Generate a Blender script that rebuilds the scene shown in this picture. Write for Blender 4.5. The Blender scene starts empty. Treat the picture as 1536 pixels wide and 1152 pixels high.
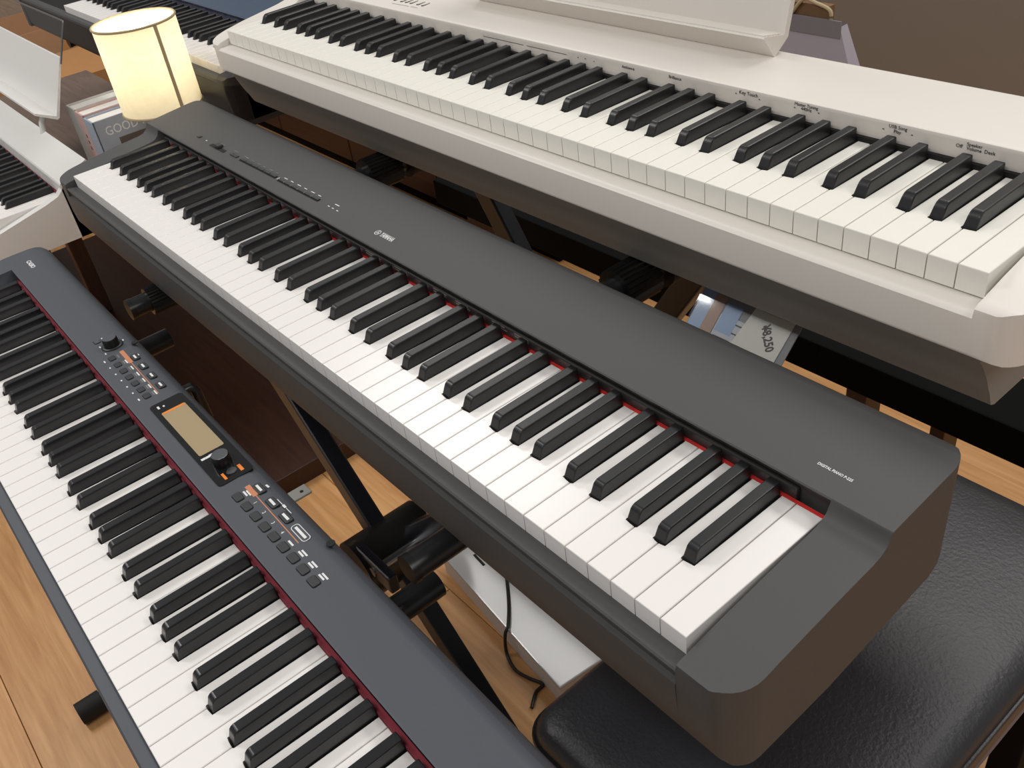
import bpy, bmesh, math, random
from mathutils import Vector, Matrix
random.seed(7)
R_ = math.radians
S = bpy.context.scene
C = S.collection
H = 0.80                      # height of the black piano's key tops above the floor

# ------------------------------------------------------------------ camera
FPX = 1396.29
CAMR = Matrix(((0.6383709136403037, 0.759845653983422, -0.1229518553766056),
               (0.3935943380047141, -0.45950607413201366, -0.7962020251961277),
               (-0.6614877729094277, 0.45987906014330576, -0.5924062595322866)))
CAMC = Vector((1.4849115, -0.2888466, 0.5039746 + H))
cd = bpy.data.cameras.new('camera'); cam = bpy.data.objects.new('camera', cd); C.objects.link(cam)
cd.sensor_fit = 'HORIZONTAL'; cd.sensor_width = 36.0; cd.lens = FPX / 1536 * 36.0
cd.clip_start = 0.02
rx, ry, rz = CAMR[0], CAMR[1], CAMR[2]
cam.matrix_world = Matrix(((rx[0], -ry[0], -rz[0], CAMC[0]), (rx[1], -ry[1], -rz[1], CAMC[1]),
                           (rx[2], -ry[2], -rz[2], CAMC[2]), (0, 0, 0, 1)))
S.camera = cam

# ------------------------------------------------------------------ world, lights, exposure
w = bpy.data.worlds.new('world'); S.world = w; w.use_nodes = True
bg = w.node_tree.nodes['Background']; bg.inputs[0].default_value = (1.0, 0.985, 0.97, 1); bg.inputs[1].default_value = 0.25
def area(name, loc, sx, sy, power, col=(1, 0.975, 0.945), rot=(0, 0, 0)):
    l = bpy.data.lights.new(name, 'AREA'); l.shape = 'RECTANGLE'; l.size = sx; l.size_y = sy; l.energy = power; l.color = col
    o = bpy.data.objects.new(name, l); C.objects.link(o); o.location = loc; o.rotation_euler = rot
    return o
area('ceiling_panel_light', (-1.3, -0.9, 2.75), 1.3, 0.5, 34)
area('ceiling_panel_light', (1.05, 1.9, 2.75), 1.6, 0.7, 30)
area('ceiling_panel_light', (1.2, -1.0, 2.75), 1.3, 0.5, 18)
area('ceiling_panel_light', (2.9, 0.6, 2.75), 1.3, 0.5, 20)
area('ceiling_panel_light', (-1.2, 1.3, 2.75), 1.3, 0.5, 14)
vs = S.view_settings
vs.view_transform = 'Standard'; vs.look = 'None'; vs.gamma = 1.0; vs.use_curve_mapping = False; vs.exposure = 0.0

# ------------------------------------------------------------------ materials
def srgb(r, g, b):
    f = lambda c: (c / 255 / 12.92) if c / 255 <= 0.04045 else ((c / 255 + 0.055) / 1.055) ** 2.4
    return (f(r), f(g), f(b), 1)
MATS = {}
def mat(name, col, rough=0.5, metal=0.0, noise=0.0, nscale=400.0, bump=0.0, spec=0.5, emit=None, estr=0, trans=0.0, coat=0.0, alpha=1.0):
    m = bpy.data.materials.new(name); m.use_nodes = True
    nt = m.node_tree; b = nt.nodes['Principled BSDF']
    b.inputs['Base Color'].default_value = col; b.inputs['Roughness'].default_value = rough; b.inputs['Metallic'].default_value = metal
    b.inputs['Specular IOR Level'].default_value = spec
    b.inputs['Coat Weight'].default_value = coat
    b.inputs['Transmission Weight'].default_value = trans
    if emit: b.inputs['Emission Color'].default_value = emit; b.inputs['Emission Strength'].default_value = estr
    if noise or bump:
        tc = nt.nodes.new('ShaderNodeTexCoord'); n = nt.nodes.new('ShaderNodeTexNoise'); n.inputs['Scale'].default_value = nscale
        n.inputs['Detail'].default_value = 3
        nt.links.new(tc.outputs['Object'], n.inputs['Vector'])
        if noise:
            mx = nt.nodes.new('ShaderNodeMix'); mx.data_type = 'RGBA'; mx.blend_type = 'MULTIPLY'; mx.inputs[0].default_value = noise
            mx.inputs[6].default_value = col
            rp = nt.nodes.new('ShaderNodeMapRange'); rp.inputs[3].default_value = 0.55; rp.inputs[4].default_value = 1.35
            nt.links.new(n.outputs['Fac'], rp.inputs[0]); nt.links.new(rp.outputs[0], mx.inputs[7]); nt.links.new(mx.outputs[2], b.inputs['Base Color'])
        if bump:
            bp = nt.nodes.new('ShaderNodeBump'); bp.inputs['Strength'].default_value = bump; bp.inputs['Distance'].default_value = 0.001
            nt.links.new(n.outputs['Fac'], bp.inputs['Height']); nt.links.new(bp.outputs[0], b.inputs['Normal'])
    MATS[name] = m
    return m
def wood(name, c1, c2, rough=0.4, axis=0, scale=6.0, var=0.12):
    m = bpy.data.materials.new(name); m.use_nodes = True; nt = m.node_tree; b = nt.nodes['Principled BSDF']
    tc = nt.nodes.new('ShaderNodeTexCoord'); oi = nt.nodes.new('ShaderNodeObjectInfo')
    ad = nt.nodes.new('ShaderNodeVectorMath'); ad.operation = 'ADD'
    sc = nt.nodes.new('ShaderNodeVectorMath'); sc.operation = 'SCALE'; sc.inputs[3].default_value = 17.0
    cb = nt.nodes.new('ShaderNodeCombineXYZ')
    for i in range(3): nt.links.new(oi.outputs['Random'], cb.inputs[i])
    nt.links.new(cb.outputs[0], sc.inputs[0]); nt.links.new(tc.outputs['Object'], ad.inputs[0]); nt.links.new(sc.outputs[0], ad.inputs[1])
    mp = nt.nodes.new('ShaderNodeMapping'); s = [14.0, 14.0, 14.0]; s[axis] = 0.9
    mp.inputs['Scale'].default_value = s
    nt.links.new(ad.outputs[0], mp.inputs[0])
    n = nt.nodes.new('ShaderNodeTexNoise'); n.inputs['Scale'].default_value = scale; n.inputs['Detail'].default_value = 6; n.inputs['Roughness'].default_value = 0.6
    n.inputs['Distortion'].default_value = 0.6
    nt.links.new(mp.outputs[0], n.inputs['Vector'])
    cr = nt.nodes.new('ShaderNodeValToRGB'); cr.color_ramp.elements[0].position = 0.3; cr.color_ramp.elements[1].position = 0.72
    cr.color_ramp.elements[0].color = c1; cr.color_ramp.elements[1].color = c2
    nt.links.new(n.outputs['Fac'], cr.inputs[0])
    hs = nt.nodes.new('ShaderNodeHueSaturation')
    mr = nt.nodes.new('ShaderNodeMapRange'); mr.inputs[3].default_value = 1 - var; mr.inputs[4].default_value = 1 + var
    nt.links.new(oi.outputs['Random'], mr.inputs[0]); nt.links.new(mr.outputs[0], hs.inputs['Value']); nt.links.new(cr.outputs[0], hs.inputs['Color'])
    nt.links.new(hs.outputs[0], b.inputs['Base Color']); b.inputs['Roughness'].default_value = rough
    bp = nt.nodes.new('ShaderNodeBump'); bp.inputs['Strength'].default_value = 0.15; bp.inputs['Distance'].default_value = 0.001
    nt.links.new(n.outputs['Fac'], bp.inputs['Height']); nt.links.new(bp.outputs[0], b.inputs['Normal'])
    MATS[name] = m; return m
mat('key_white', srgb(240, 236, 233), 0.22)
mat('key_ivory', srgb(240, 237, 228), 0.35, noise=0.06, nscale=60)
mat('key_black', srgb(27, 27, 29), 0.36, bump=0.05, nscale=900)
mat('key_black_gloss', srgb(29, 29, 32), 0.26)
mat('charcoal', srgb(74, 74, 74), 0.55, noise=0.12, nscale=2500, bump=0.12)
mat('charcoal_gloss', srgb(52, 50, 50), 0.35)
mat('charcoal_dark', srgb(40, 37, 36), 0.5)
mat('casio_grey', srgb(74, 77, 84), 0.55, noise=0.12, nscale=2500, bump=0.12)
mat('piano_white', srgb(226, 220, 212), 0.42, noise=0.03, nscale=800)
mat('piano_white_cool', srgb(222, 221, 218), 0.4, noise=0.03, nscale=800)
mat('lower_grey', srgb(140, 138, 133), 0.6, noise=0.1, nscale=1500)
mat('felt_red', srgb(205, 45, 42), 0.9, noise=0.2, nscale=900)
mat('felt_wine', srgb(128, 44, 56), 0.9, noise=0.2, nscale=900)
mat('black_plastic', srgb(18, 18, 19), 0.35)
mat('black_matte', srgb(12, 12, 13), 0.7)
mat('stand_black', srgb(18, 21, 30), 0.32, bump=0.05, nscale=600)  # black tinted blue: a bluish reflection on the legs, put into the colour
mat('tube_black', srgb(30, 31, 33), 0.3)
mat('button_dark', srgb(52, 53, 56), 0.45)
mat('print_white', srgb(225, 225, 225), 0.6)
mat('print_grey', srgb(120, 117, 110), 0.6)
mat('print_dark', srgb(60, 58, 56), 0.6)
mat('print_orange', srgb(196, 128, 92), 0.6)
mat('orange', srgb(235, 130, 40), 0.5)
mat('lcd', srgb(168, 150, 118), 0.12, noise=0.03, nscale=30)
mat('lcd_panel', srgb(24, 24, 25), 0.08)
mat('metal', srgb(150, 152, 155), 0.3, metal=1.0)
mat('dial_metal', srgb(120, 122, 125), 0.35, metal=0.9)
mat('leather', srgb(46, 46, 50), 0.40, bump=0.5, nscale=260)
mat('leather_trim', srgb(44, 74, 116), 0.35)
mat('table_brown', srgb(110, 90, 78), 0.5)
mat('dark_brown', srgb(52, 30, 22), 0.55)
wood('table_wood', srgb(104, 84, 72), srgb(128, 106, 92), 0.45)
wood('cabinet_wood', srgb(46, 24, 16), srgb(66, 36, 24), 0.5)
wood('leg_wood', srgb(60, 38, 28), srgb(84, 58, 44), 0.5, axis=2)
wood('floor_wood', srgb(190, 134, 80), srgb(226, 174, 118), 0.42, scale=4.0)
mat('floor_seam', srgb(70, 44, 28), 0.8)
mat('wall_taupe', srgb(122, 112, 101), 0.9, noise=0.08, nscale=120, bump=0.2)
mat('white_gloss', srgb(176, 175, 174), 0.08)
mat('white_matte', srgb(200, 190, 182), 0.6)
mat('cardboard', srgb(190, 136, 84), 0.8, noise=0.15, nscale=40)
mat('cardboard_dark', srgb(120, 92, 64), 0.8, noise=0.2, nscale=40)
mat('paper_lavender', srgb(166, 160, 170), 0.7)
mat('paper_white', srgb(232, 228, 220), 0.7)
mat('book_grey', srgb(200, 198, 194), 0.6)
mat('book_pink', srgb(196, 164, 158), 0.6)
mat('book_blue', srgb(158, 167, 182), 0.6)
mat('book_dark', srgb(98, 90, 86), 0.6)
mat('rope', srgb(176, 160, 128), 0.9)
mat('cable', srgb(20, 18, 17), 0.5)
mat('panel_blue_reflection', srgb(74, 88, 108), 0.3)  # bluish grey reflection of a glossy panel, painted as its base colour
mat('black_paint', srgb(6, 6, 7), 0.8, spec=0.15)
mat('card_blue', srgb(140, 165, 205), 0.3)
mat('card_white', srgb(190, 190, 198), 0.3)
mat('card_tan', srgb(170, 132, 112), 0.4)
mat('card_grey', srgb(130, 128, 134), 0.4)
mat('bulb', (1, 0.9, 0.7, 1), 0.5, emit=(1, 0.85, 0.6, 1), estr=12)
def acrylic():
    m = bpy.data.materials.new('acrylic'); m.use_nodes = True; nt = m.node_tree
    nt.nodes.remove(nt.nodes['Principled BSDF'])
    out = nt.nodes['Material Output']; t = nt.nodes.new('ShaderNodeBsdfTransparent'); g = nt.nodes.new('ShaderNodeBsdfGlossy'); g.inputs['Roughness'].default_value = 0.05
    mx = nt.nodes.new('ShaderNodeMixShader'); mx.inputs[0].default_value = 0.08
    t.inputs[0].default_value = (0.95, 0.96, 0.96, 1)
    nt.links.new(t.outputs[0], mx.inputs[1]); nt.links.new(g.outputs[0], mx.inputs[2]); nt.links.new(mx.outputs[0], out.inputs[0]); MATS['acrylic'] = m
acrylic()
def shade_mat():
    m = bpy.data.materials.new('lamp_fabric'); m.use_nodes = True; nt = m.node_tree
    nt.nodes.remove(nt.nodes['Principled BSDF']); out = nt.nodes['Material Output']
    d = nt.nodes.new('ShaderNodeBsdfDiffuse'); t = nt.nodes.new('ShaderNodeBsdfTranslucent')
    tc = nt.nodes.new('ShaderNodeTexCoord'); n = nt.nodes.new('ShaderNodeTexNoise'); n.inputs['Scale'].default_value = 90; n.inputs['Detail'].default_value = 4
    nt.links.new(tc.outputs['Object'], n.inputs['Vector'])
    cr = nt.nodes.new('ShaderNodeValToRGB'); cr.color_ramp.elements[0].color = srgb(238, 234, 218); cr.color_ramp.elements[1].color = srgb(250, 247, 236)
    nt.links.new(n.outputs['Fac'], cr.inputs[0]); nt.links.new(cr.outputs[0], d.inputs[0]); nt.links.new(cr.outputs[0], t.inputs[0])
    mx = nt.nodes.new('ShaderNodeMixShader'); mx.inputs[0].default_value = 0.5
    nt.links.new(d.outputs[0], mx.inputs[1]); nt.links.new(t.outputs[0], mx.inputs[2]); nt.links.new(mx.outputs[0], out.inputs[0]); MATS['lamp_fabric'] = m
shade_mat()

# ------------------------------------------------------------------ helpers
def link(name, me, m, parent=None, loc=None, rot=None, smooth=False):
    if isinstance(me, bmesh.types.BMesh):
        bm = me; me = bpy.data.meshes.new(name); bmesh.ops.recalc_face_normals(bm, faces=bm.faces); bm.to_mesh(me); bm.free()
    if m and not me.materials: me.materials.append(MATS[m])
    if smooth:
        for p in me.polygons: p.use_smooth = True
        try: me.set_sharp_from_angle(angle=R_(35))
        except Exception: pass
    o = bpy.data.objects.new(name, me); C.objects.link(o)
    if smooth: md = o.modifiers.new('wn', 'WEIGHTED_NORMAL'); md.keep_sharp = True
    if parent is not None:
        o.parent = parent; dz = parent.get('_dz', 0.0)
        o.location = Vector(loc or (0, 0, 0)) + Vector((0, 0, dz))
    else: o.location = loc or (0, 0, 0)
    if rot: o.rotation_euler = rot
    return o
def tag(o, label, cat, group=None):
    o['label'] = label; o['category'] = cat
    if group: o['group'] = group
    return o
def thing(name, label, cat, loc=(0, 0, 0), rz=0.0, group=None):
    o = bpy.data.objects.new(name, None); C.objects.link(o); o.empty_display_size = 0.05
    o.location = loc; o.rotation_euler = (0, 0, rz)
    return tag(o, label, cat, group)
def box(bm, x0, x1, y0, y1, z0, z1, bev=0.0, seg=2):
    vs_ = [bm.verts.new((x, y, z)) for z in (z0, z1) for x, y in ((x0, y0), (x1, y0), (x1, y1), (x0, y1))]
    fs = [(0, 3, 2, 1), (4, 5, 6, 7), (0, 1, 5, 4), (1, 2, 6, 5), (2, 3, 7, 6), (3, 0, 4, 7)]
    F = [bm.faces.new([vs_[i] for i in f]) for f in fs]
    if bev:
        es = list({e for f in F for e in f.edges})
        bmesh.ops.bevel(bm, geom=es, offset=bev, segments=seg, profile=0.5, affect='EDGES')
    return bm
def bx(x0, x1, y0, y1, z0, z1, bev=0.0, seg=2): return box(bmesh.new(), x0, x1, y0, y1, z0, z1, bev, seg)
def prism(pts, z0, z1, bev=0.0, top_only=False):
    bm = bmesh.new(); a = [bm.verts.new((x, y, z0)) for x, y in pts]; b = [bm.verts.new((x, y, z1)) for x, y in pts]; n = len(pts)
    bm.faces.new(a[::-1]); t = bm.faces.new(b)
    for i in range(n): bm.faces.new((a[i], a[(i + 1) % n], b[(i + 1) % n], b[i]))
    if bev:
        es = list(t.edges) if top_only else list(bm.edges)
        bmesh.ops.bevel(bm, geom=es, offset=bev, segments=2, profile=0.5, affect='EDGES')
    return bm
def extru(prof, u0, u1):
    """profile of (v, z) points swept along x"""
    bm = bmesh.new(); a = [bm.verts.new((u0, v, z)) for v, z in prof]; b = [bm.verts.new((u1, v, z)) for v, z in prof]; n = len(prof)
    bm.faces.new(a); bm.faces.new(b[::-1])
    for i in range(n): bm.faces.new((a[i], b[i], b[(i + 1) % n], a[(i + 1) % n]))
    return bm
def rrect(x0, x1, y0, y1, r, n=8):
    out = []
    for cx, cy, a0 in ((x1 - r, y1 - r, 0), (x0 + r, y1 - r, 90), (x0 + r, y0 + r, 180), (x1 - r, y0 + r, 270)):
        for i in range(n + 1):
            a = R_(a0 + 90 * i / n); out.append((cx + r * math.cos(a), cy + r * math.sin(a)))
    return out
def boolean(bm, cutter_bm, op='INTERSECT'):
    ma = bpy.data.meshes.new('a'); bmesh.ops.recalc_face_normals(bm, faces=bm.faces); bm.to_mesh(ma); bm.free()
    mb = bpy.data.meshes.new('b'); bmesh.ops.recalc_face_normals(cutter_bm, faces=cutter_bm.faces); cutter_bm.to_mesh(mb); cutter_bm.free()
    oa = bpy.data.objects.new('a', ma); ob = bpy.data.objects.new('b', mb); C.objects.link(oa); C.objects.link(ob)
    md = oa.modifiers.new('bo', 'BOOLEAN'); md.operation = op; md.object = ob; md.solver = 'EXACT'
    dg = bpy.context.evaluated_depsgraph_get(); dg.update()
    me = bpy.data.meshes.new_from_object(oa.evaluated_get(dg))
    bpy.data.objects.remove(oa); bpy.data.objects.remove(ob); bpy.data.meshes.remove(ma); bpy.data.meshes.remove(mb)
    return me
def frame(d):
    d = d.normalized(); u = d.cross(Vector((0, 0, 1)))
    if u.length < 1e-4: u = Vector((1, 0, 0))
    u.normalize(); return u, d.cross(u)
def cyl(bm, a, b, r, n=20, r2=None, cap=True):
    a, b = Vector(a), Vector(b); u, v = frame(b - a); r2 = r if r2 is None else r2
    A = [bm.verts.new(a + (u * math.cos(t) + v * math.sin(t)) * r) for t in [2 * math.pi * i / n for i in range(n)]]
    B = [bm.verts.new(b + (u * math.cos(t) + v * math.sin(t)) * r2) for t in [2 * math.pi * i / n for i in range(n)]]
    for i in range(n): bm.faces.new((A[i], A[(i + 1) % n], B[(i + 1) % n], B[i]))
    if cap: bm.faces.new(A[::-1]); bm.faces.new(B)
    return bm
def lathe(bm, o, prof, n=40, caps=True):
    rings = []
    for r, z in prof: rings.append([bm.verts.new((o[0] + r * math.cos(2 * math.pi * i / n), o[1] + r * math.sin(2 * math.pi * i / n), o[2] + z)) for i in range(n)])
    for a, b in zip(rings, rings[1:]):
        for i in range(n): bm.faces.new((a[i], a[(i + 1) % n], b[(i + 1) % n], b[i]))
    if caps: bm.faces.new(rings[0][::-1]); bm.faces.new(rings[-1])
    return bm
def tube(bm, pts, r, n=8):
    pts = [Vector(p) for p in pts]; rings = []
    for i, p in enumerate(pts):
        d = pts[min(i + 1, len(pts) - 1)] - pts[max(i - 1, 0)]; u, v = frame(d)
        rings.append([bm.verts.new(p + (u * math.cos(2 * math.pi * k / n) + v * math.sin(2 * math.pi * k / n)) * r) for k in range(n)])
    for a, b in zip(rings, rings[1:]):
        for k in range(n): bm.faces.new((a[k], a[(k + 1) % n], b[(k + 1) % n], b[k]))
    bm.faces.new(rings[0][::-1]); bm.faces.new(rings[-1]); return bm
def spline(pts, m=8):
    pts = [Vector(p) for p in pts]; out = []
    for i in range(len(pts) - 1):
        p0, p1, p2, p3 = pts[max(i - 1, 0)], pts[i], pts[i + 1], pts[min(i + 2, len(pts) - 1)]
        for k in range(m):
            t = k / m; out.append(0.5 * ((2 * p1) + (p2 - p0) * t + (2 * p0 - 5 * p1 + 4 * p2 - p3) * t * t + (3 * p1 - p0 - 3 * p2 + p3) * t ** 3))
    return out + [pts[-1]]
TXT = {}
def text_mesh(s, size, align='LEFT', bold=0.0, squeeze=1.0):
    k = (s, size, align, bold, squeeze)
    if k in TXT: return TXT[k]
    c = bpy.data.curves.new('t', 'FONT'); c.body = s; c.size = size; c.align_x = align; c.align_y = 'CENTER'; c.offset = bold; c.extrude = 0.00008; c.resolution_u = 2
    o = bpy.data.objects.new('t', c); C.objects.link(o)
    dg = bpy.context.evaluated_depsgraph_get(); dg.update()
    me = bpy.data.meshes.new_from_object(o.evaluated_get(dg)); bpy.data.objects.remove(o)
    if squeeze != 1.0:
        for v in me.vertices: v.co.x *= squeeze
    TXT[k] = me; return me
def text(s, size, parent, pos, xd, nd, m, align='LEFT', bold=0.0, squeeze=1.0, width=None, name='lettering'):
    me = text_mesh(s, size, align, bold, squeeze).copy()
    if width:
        xs = [v.co.x for v in me.vertices]; k_ = width / (max(xs) - min(xs))
        for v in me.vertices: v.co.x *= k_
    me.materials.clear(); me.materials.append(MATS[m])
    xd = Vector(xd).normalized(); nd = Vector(nd).normalized(); yd = nd.cross(xd).normalized(); xd = yd.cross(nd)
    o = link(name, me, None, parent, tuple(Vector(pos) + nd * 0.00015))
    o.rotation_euler = Matrix((xd, yd, nd)).transposed().to_euler()
    return o
# a photo pixel gives a direction; the height or plane of what it shows gives the distance
def ray(x, y): return CAMR.transposed() @ Vector(((x - 768) / FPX, (y - 576) / FPX, 1))
def wpl(x, y, ax, val):
    r = ray(x, y); t = (val - CAMC[ax]) / r[ax]; return CAMC + r * t
class Frame:
    def __init__(s, o, yaw): s.o = Vector(o) + Vector((0, 0, H)); s.yaw = yaw; s.M = Matrix.Rotation(yaw, 3, 'Z')
    def at(s, x, y, ax, val):
        r = s.M.transposed() @ ray(x, y); c = s.M.transposed() @ (CAMC - s.o); t = (val - c[ax]) / r[ax]; return c + r * t
    def surf(s, x, y, h, z=0.02):
        for _ in range(12):
            p = s.at(x, y, 2, z); z = h(p)
        return s.at(x, y, 2, z)

# ------------------------------------------------------------------ the room
fl = link('floor', bx(-6.4, 3.2, -2.0, 2.6, -0.03, -0.004), 'floor_seam'); fl['kind'] = 'structure'
PW, PLN = 0.14, 1.82
row = 0; y = -2.0
plank_me = {}
while y < 2.6:
    x = -6.4 - (row * 0.637) % PLN
    while x < 3.2:
        x0, x1 = max(x, -6.4), min(x + PLN, 3.2)
        if x1 - x0 > 0.02:
            k = (round(x1 - x0, 3))
            if k not in plank_me:
                me = bpy.data.meshes.new('plank'); b = bx(0, x1 - x0 - 0.0015, 0, PW - 0.0012, -0.006, 0.0, 0.0008, 1)
                bmesh.ops.recalc_face_normals(b, faces=b.faces); b.to_mesh(me); b.free(); me.materials.append(MATS['floor_wood']); plank_me[k] = me
            o = bpy.data.objects.new('plank', plank_me[k]); C.objects.link(o); o.location = (x0, y, 0); o.parent = fl
        x += PLN
    y += PW; row += 1
wl = link('wall_back', bx(-6.4, 3.2, 2.5, 2.6, 0, 2.9), 'wall_taupe'); wl['kind'] = 'structure'

# ------------------------------------------------------------------ pianos
PITCH = 0.0235
NOTES = 'ABCDEFG'
BLK = {'C': 20.2 - 23.5, 'D': 50.3 - 47, 'F': 90 - 94, 'G': 117.5 - 117.5, 'A': 145 - 141}   # offset of the sharp right of this note from the gap
def note(i): return NOTES[i % 7]
def keyset(root, style, first=0, last=52, rear=0.156, kz=-0.021):
    VB = 0.050; hw = 0.0068; g = 0.0005
    wm = {'Y': 'key_white', 'R': 'key_ivory', 'C': 'key_white'}[style]; bmn = {'Y': 'key_black', 'R': 'key_black', 'C': 'key_black_gloss'}[style]
    meshes = {}
    for i in range(first, last):
        n = note(i); ln = NOTES[(i - 1) % 7]
        lb = (ln in BLK) and i > 0; rb = (n in BLK) and i < 51
        k = (n if lb or not (ln in BLK) else n + 'l', rb, lb)
        if k not in meshes:
            pts = [(g, 0.0), (PITCH - g, 0.0)]
            if rb:
                xr = PITCH + BLK[n] / 1000 - hw
                pts += [(PITCH - g, VB - 0.001), (xr, VB - 0.001), (xr, rear)]
            else: pts += [(PITCH - g, rear)]
            if lb:
                xl = BLK[ln] / 1000 + hw
                pts += [(xl, rear), (xl, VB - 0.001), (g, VB - 0.001)]
            else: pts += [(g, rear)]
            b = prism(pts, kz, 0.0, 0.0007, True)
            bmesh.ops.recalc_face_normals(b, faces=b.faces); me = bpy.data.meshes.new('white_key'); b.to_mesh(me); b.free(); me.materials.append(MATS[wm]); meshes[k] = me
        link('white_key', meshes[k], None, root, (i * PITCH, 0, 0))
    # one sharp
    bm = bmesh.new(); hb, ht = (0.0058, 0.0047); hh = 0.0122; zb = -0.008; L = rear - VB
    fs = {'Y': 0.0055, 'R': 0.0065, 'C': 0.0045}[style]; fr = {'Y': 0.0028, 'R': 0.0035, 'C': 0.003}[style]
    prof = [(0.0, zb, hb), (0.0008, 0.0005, hb * 0.985), (fs * 0.8, hh - fr, ht + 0.0004), (fs + fr * 0.35, hh - fr * 0.3, ht + 0.0001), (fs + fr, hh, ht), (L, hh + 0.0006, ht), (L, zb, hb)]
    lv = [bm.verts.new((-wd, v, z)) for v, z, wd in prof]; rv = [bm.verts.new((wd, v, z)) for v, z, wd in prof]; n = len(prof)
    bm.faces.new(lv); bm.faces.new(rv[::-1])
    for i in range(n): bm.faces.new((lv[i], rv[i], rv[(i + 1) % n], lv[(i + 1) % n]))
    bmesh.ops.recalc_face_normals(bm, faces=bm.faces)
    es = [e for e in bm.edges if e.calc_length() > 0.001 and not (abs(e.verts[0].co.z - zb) < 1e-6 and abs(e.verts[1].co.z - zb) < 1e-6)]
    bmesh.ops.bevel(bm, geom=es, offset=0.0009 if style != 'R' else 0.0013, segments=2, profile=0.5, affect='EDGES')
    sharp = bpy.data.meshes.new('black_key'); bm.to_mesh(sharp); bm.free(); sharp.materials.append(MATS[bmn])
    for i in range(max(first - 1, 0), last):
        nn = note(i)
        if nn in BLK and i < 51: link('black_key', sharp, None, root, ((i + 1) * PITCH + BLK[nn] / 1000, VB, 0))
def new_piano(label, fr, dz, name='digital_piano'):
    root = thing(name, label, 'piano', (fr.o.x, fr.o.y, fr.o.z - dz), fr.yaw); root['_dz'] = dz
    return root
def dash(root, p, q, wd, m, nd=(0, 0, 1), th=0.00012, name='print_mark'):
    p, q = Vector(p), Vector(q); d = (q - p); L = d.length; d.normalize(); n = Vector(nd).normalized(); s = n.cross(d)
    o = link(name, bx(0, L, -wd / 2, wd / 2, 0, th), m, root, tuple(p + n * 0.0001)); o.rotation_euler = Matrix((d, s, n)).transposed().to_euler(); return o

# ===== black digital piano in the middle
FY = Frame((0, 0, 0), 0.0)
Y = new_piano('long charcoal digital piano with red felt strip behind its keys and YAMAHA lettering', FY, 0.092)
def outline(u0, u1, v0, v1, r): return prism(rrect(u0, u1, v0, v1, r), -0.3, 0.3)
YO = (-0.052, 1.274, -0.0165, 0.252, 0.030)
UA, UB = -0.0040, 1.2262
lower = [(-0.0125, -0.0285), (-0.0166, -0.0287), (-0.0170, -0.0300), (-0.0150, -0.060), (-0.0120, -0.082), (-0.006, -0.0895), (0.004, -0.092), (0.09, -0.092), (0.215, -0.078), (0.240, -0.066), (0.250, -0.050), (0.2515, -0.02), (0.2515, -0.018), (0.16, -0.018), (0.16, -0.0285)]
link('lower_case', extru(lower, UA, UB), 'charcoal', Y, smooth=True)
panelp = [(0.156, -0.0185), (0.156, 0.004), (0.1545, 0.011), (0.150, 0.0175), (0.1475, 0.0200), (0.1470, 0.0212), (0.1480, 0.0223), (0.19, 0.0262), (0.236, 0.0302), (0.244, 0.0290), (0.249, 0.0255), (0.2515, 0.019), (0.2515, -0.0185)]
link('top_panel', extru(panelp, UA, UB), 'charcoal', Y, smooth=True)
cheek = [(-0.0163, -0.030), (-0.0150, -0.060), (-0.0120, -0.082), (-0.006, -0.0895), (0.004, -0.092), (0.09, -0.092), (0.215, -0.078), (0.240, -0.066), (0.250, -0.050), (0.2515, -0.02), (0.2515, 0.019), (0.249, 0.0255), (0.244, 0.0290), (0.236, 0.0302), (0.19, 0.0262), (0.148, 0.0223), (0.1470, 0.0212), (0.1460, 0.0185), (0.143, 0.0125), (0.137, 0.0080), (0.128, 0.0060), (0.09, 0.0030), (0.03, -0.0030), (-0.0120, -0.0088), (-0.0150, -0.0105), (-0.0163, -0.0140)]
for u0, u1 in ((-0.06, UA), (UB, 1.28)):
    link('end_block', boolean(extru(cheek, u0, u1), outline(*YO)), 'charcoal', Y, smooth=True)
slip = [(0.003, -0.0285), (0.003, -0.0182), (-0.0105, -0.0158), (-0.0142, -0.0156), (-0.0156, -0.0170), (-0.0150, -0.0190), (-0.0120, -0.0285)]
link('key_slip', extru(slip, UA, UB), 'charcoal', Y, smooth=True)
link('key_bed', bx(-0.001, 1.223, 0.003, 0.155, -0.0284, -0.0212), 'black_matte', Y)
link('red_felt', bx(0.0, 1.2262, 0.1470, 0.1506, -0.004, 0.0, 0.0006), 'felt_red', Y)
link('fascia', bx(-0.003, 1.196, 0.1506, 0.1562, -0.004, 0.0095, 0.0015), 'charcoal_gloss', Y)
keyset(Y, 'Y', rear=0.1470)
yh = lambda p: 0.0223 + (p.y - 0.148) * 0.0902
def yp(x, y): return FY.surf(x, y, yh)
NY = (0, -0.09, 1)
a, b = yp(568.6, 352.9), yp(586.5, 362.3)
text('YAMAHA', 0.0105, Y, tuple(a + Vector((0.0005, 0.0026, 0.0003))), (1, 0, 0), NY, 'print_white', bold=0.0002, width=0.0255)
e = yp(566.8, 349.0)
def ring(r0, r1, n=28):
    bm = bmesh.new(); A = [bm.verts.new((r0 * math.cos(2 * math.pi * i / n), r0 * math.sin(2 * math.pi * i / n), 0)) for i in range(n)]
    B = [bm.verts.new((r1 * math.cos(2 * math.pi * i / n), r1 * math.sin(2 * math.pi * i / n), 0)) for i in range(n)]
    for i in range(n): bm.faces.new((A[i], B[i], B[(i + 1) % n], A[(i + 1) % n]))
    return bm
em = ring(0.0036, 0.0044)
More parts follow.
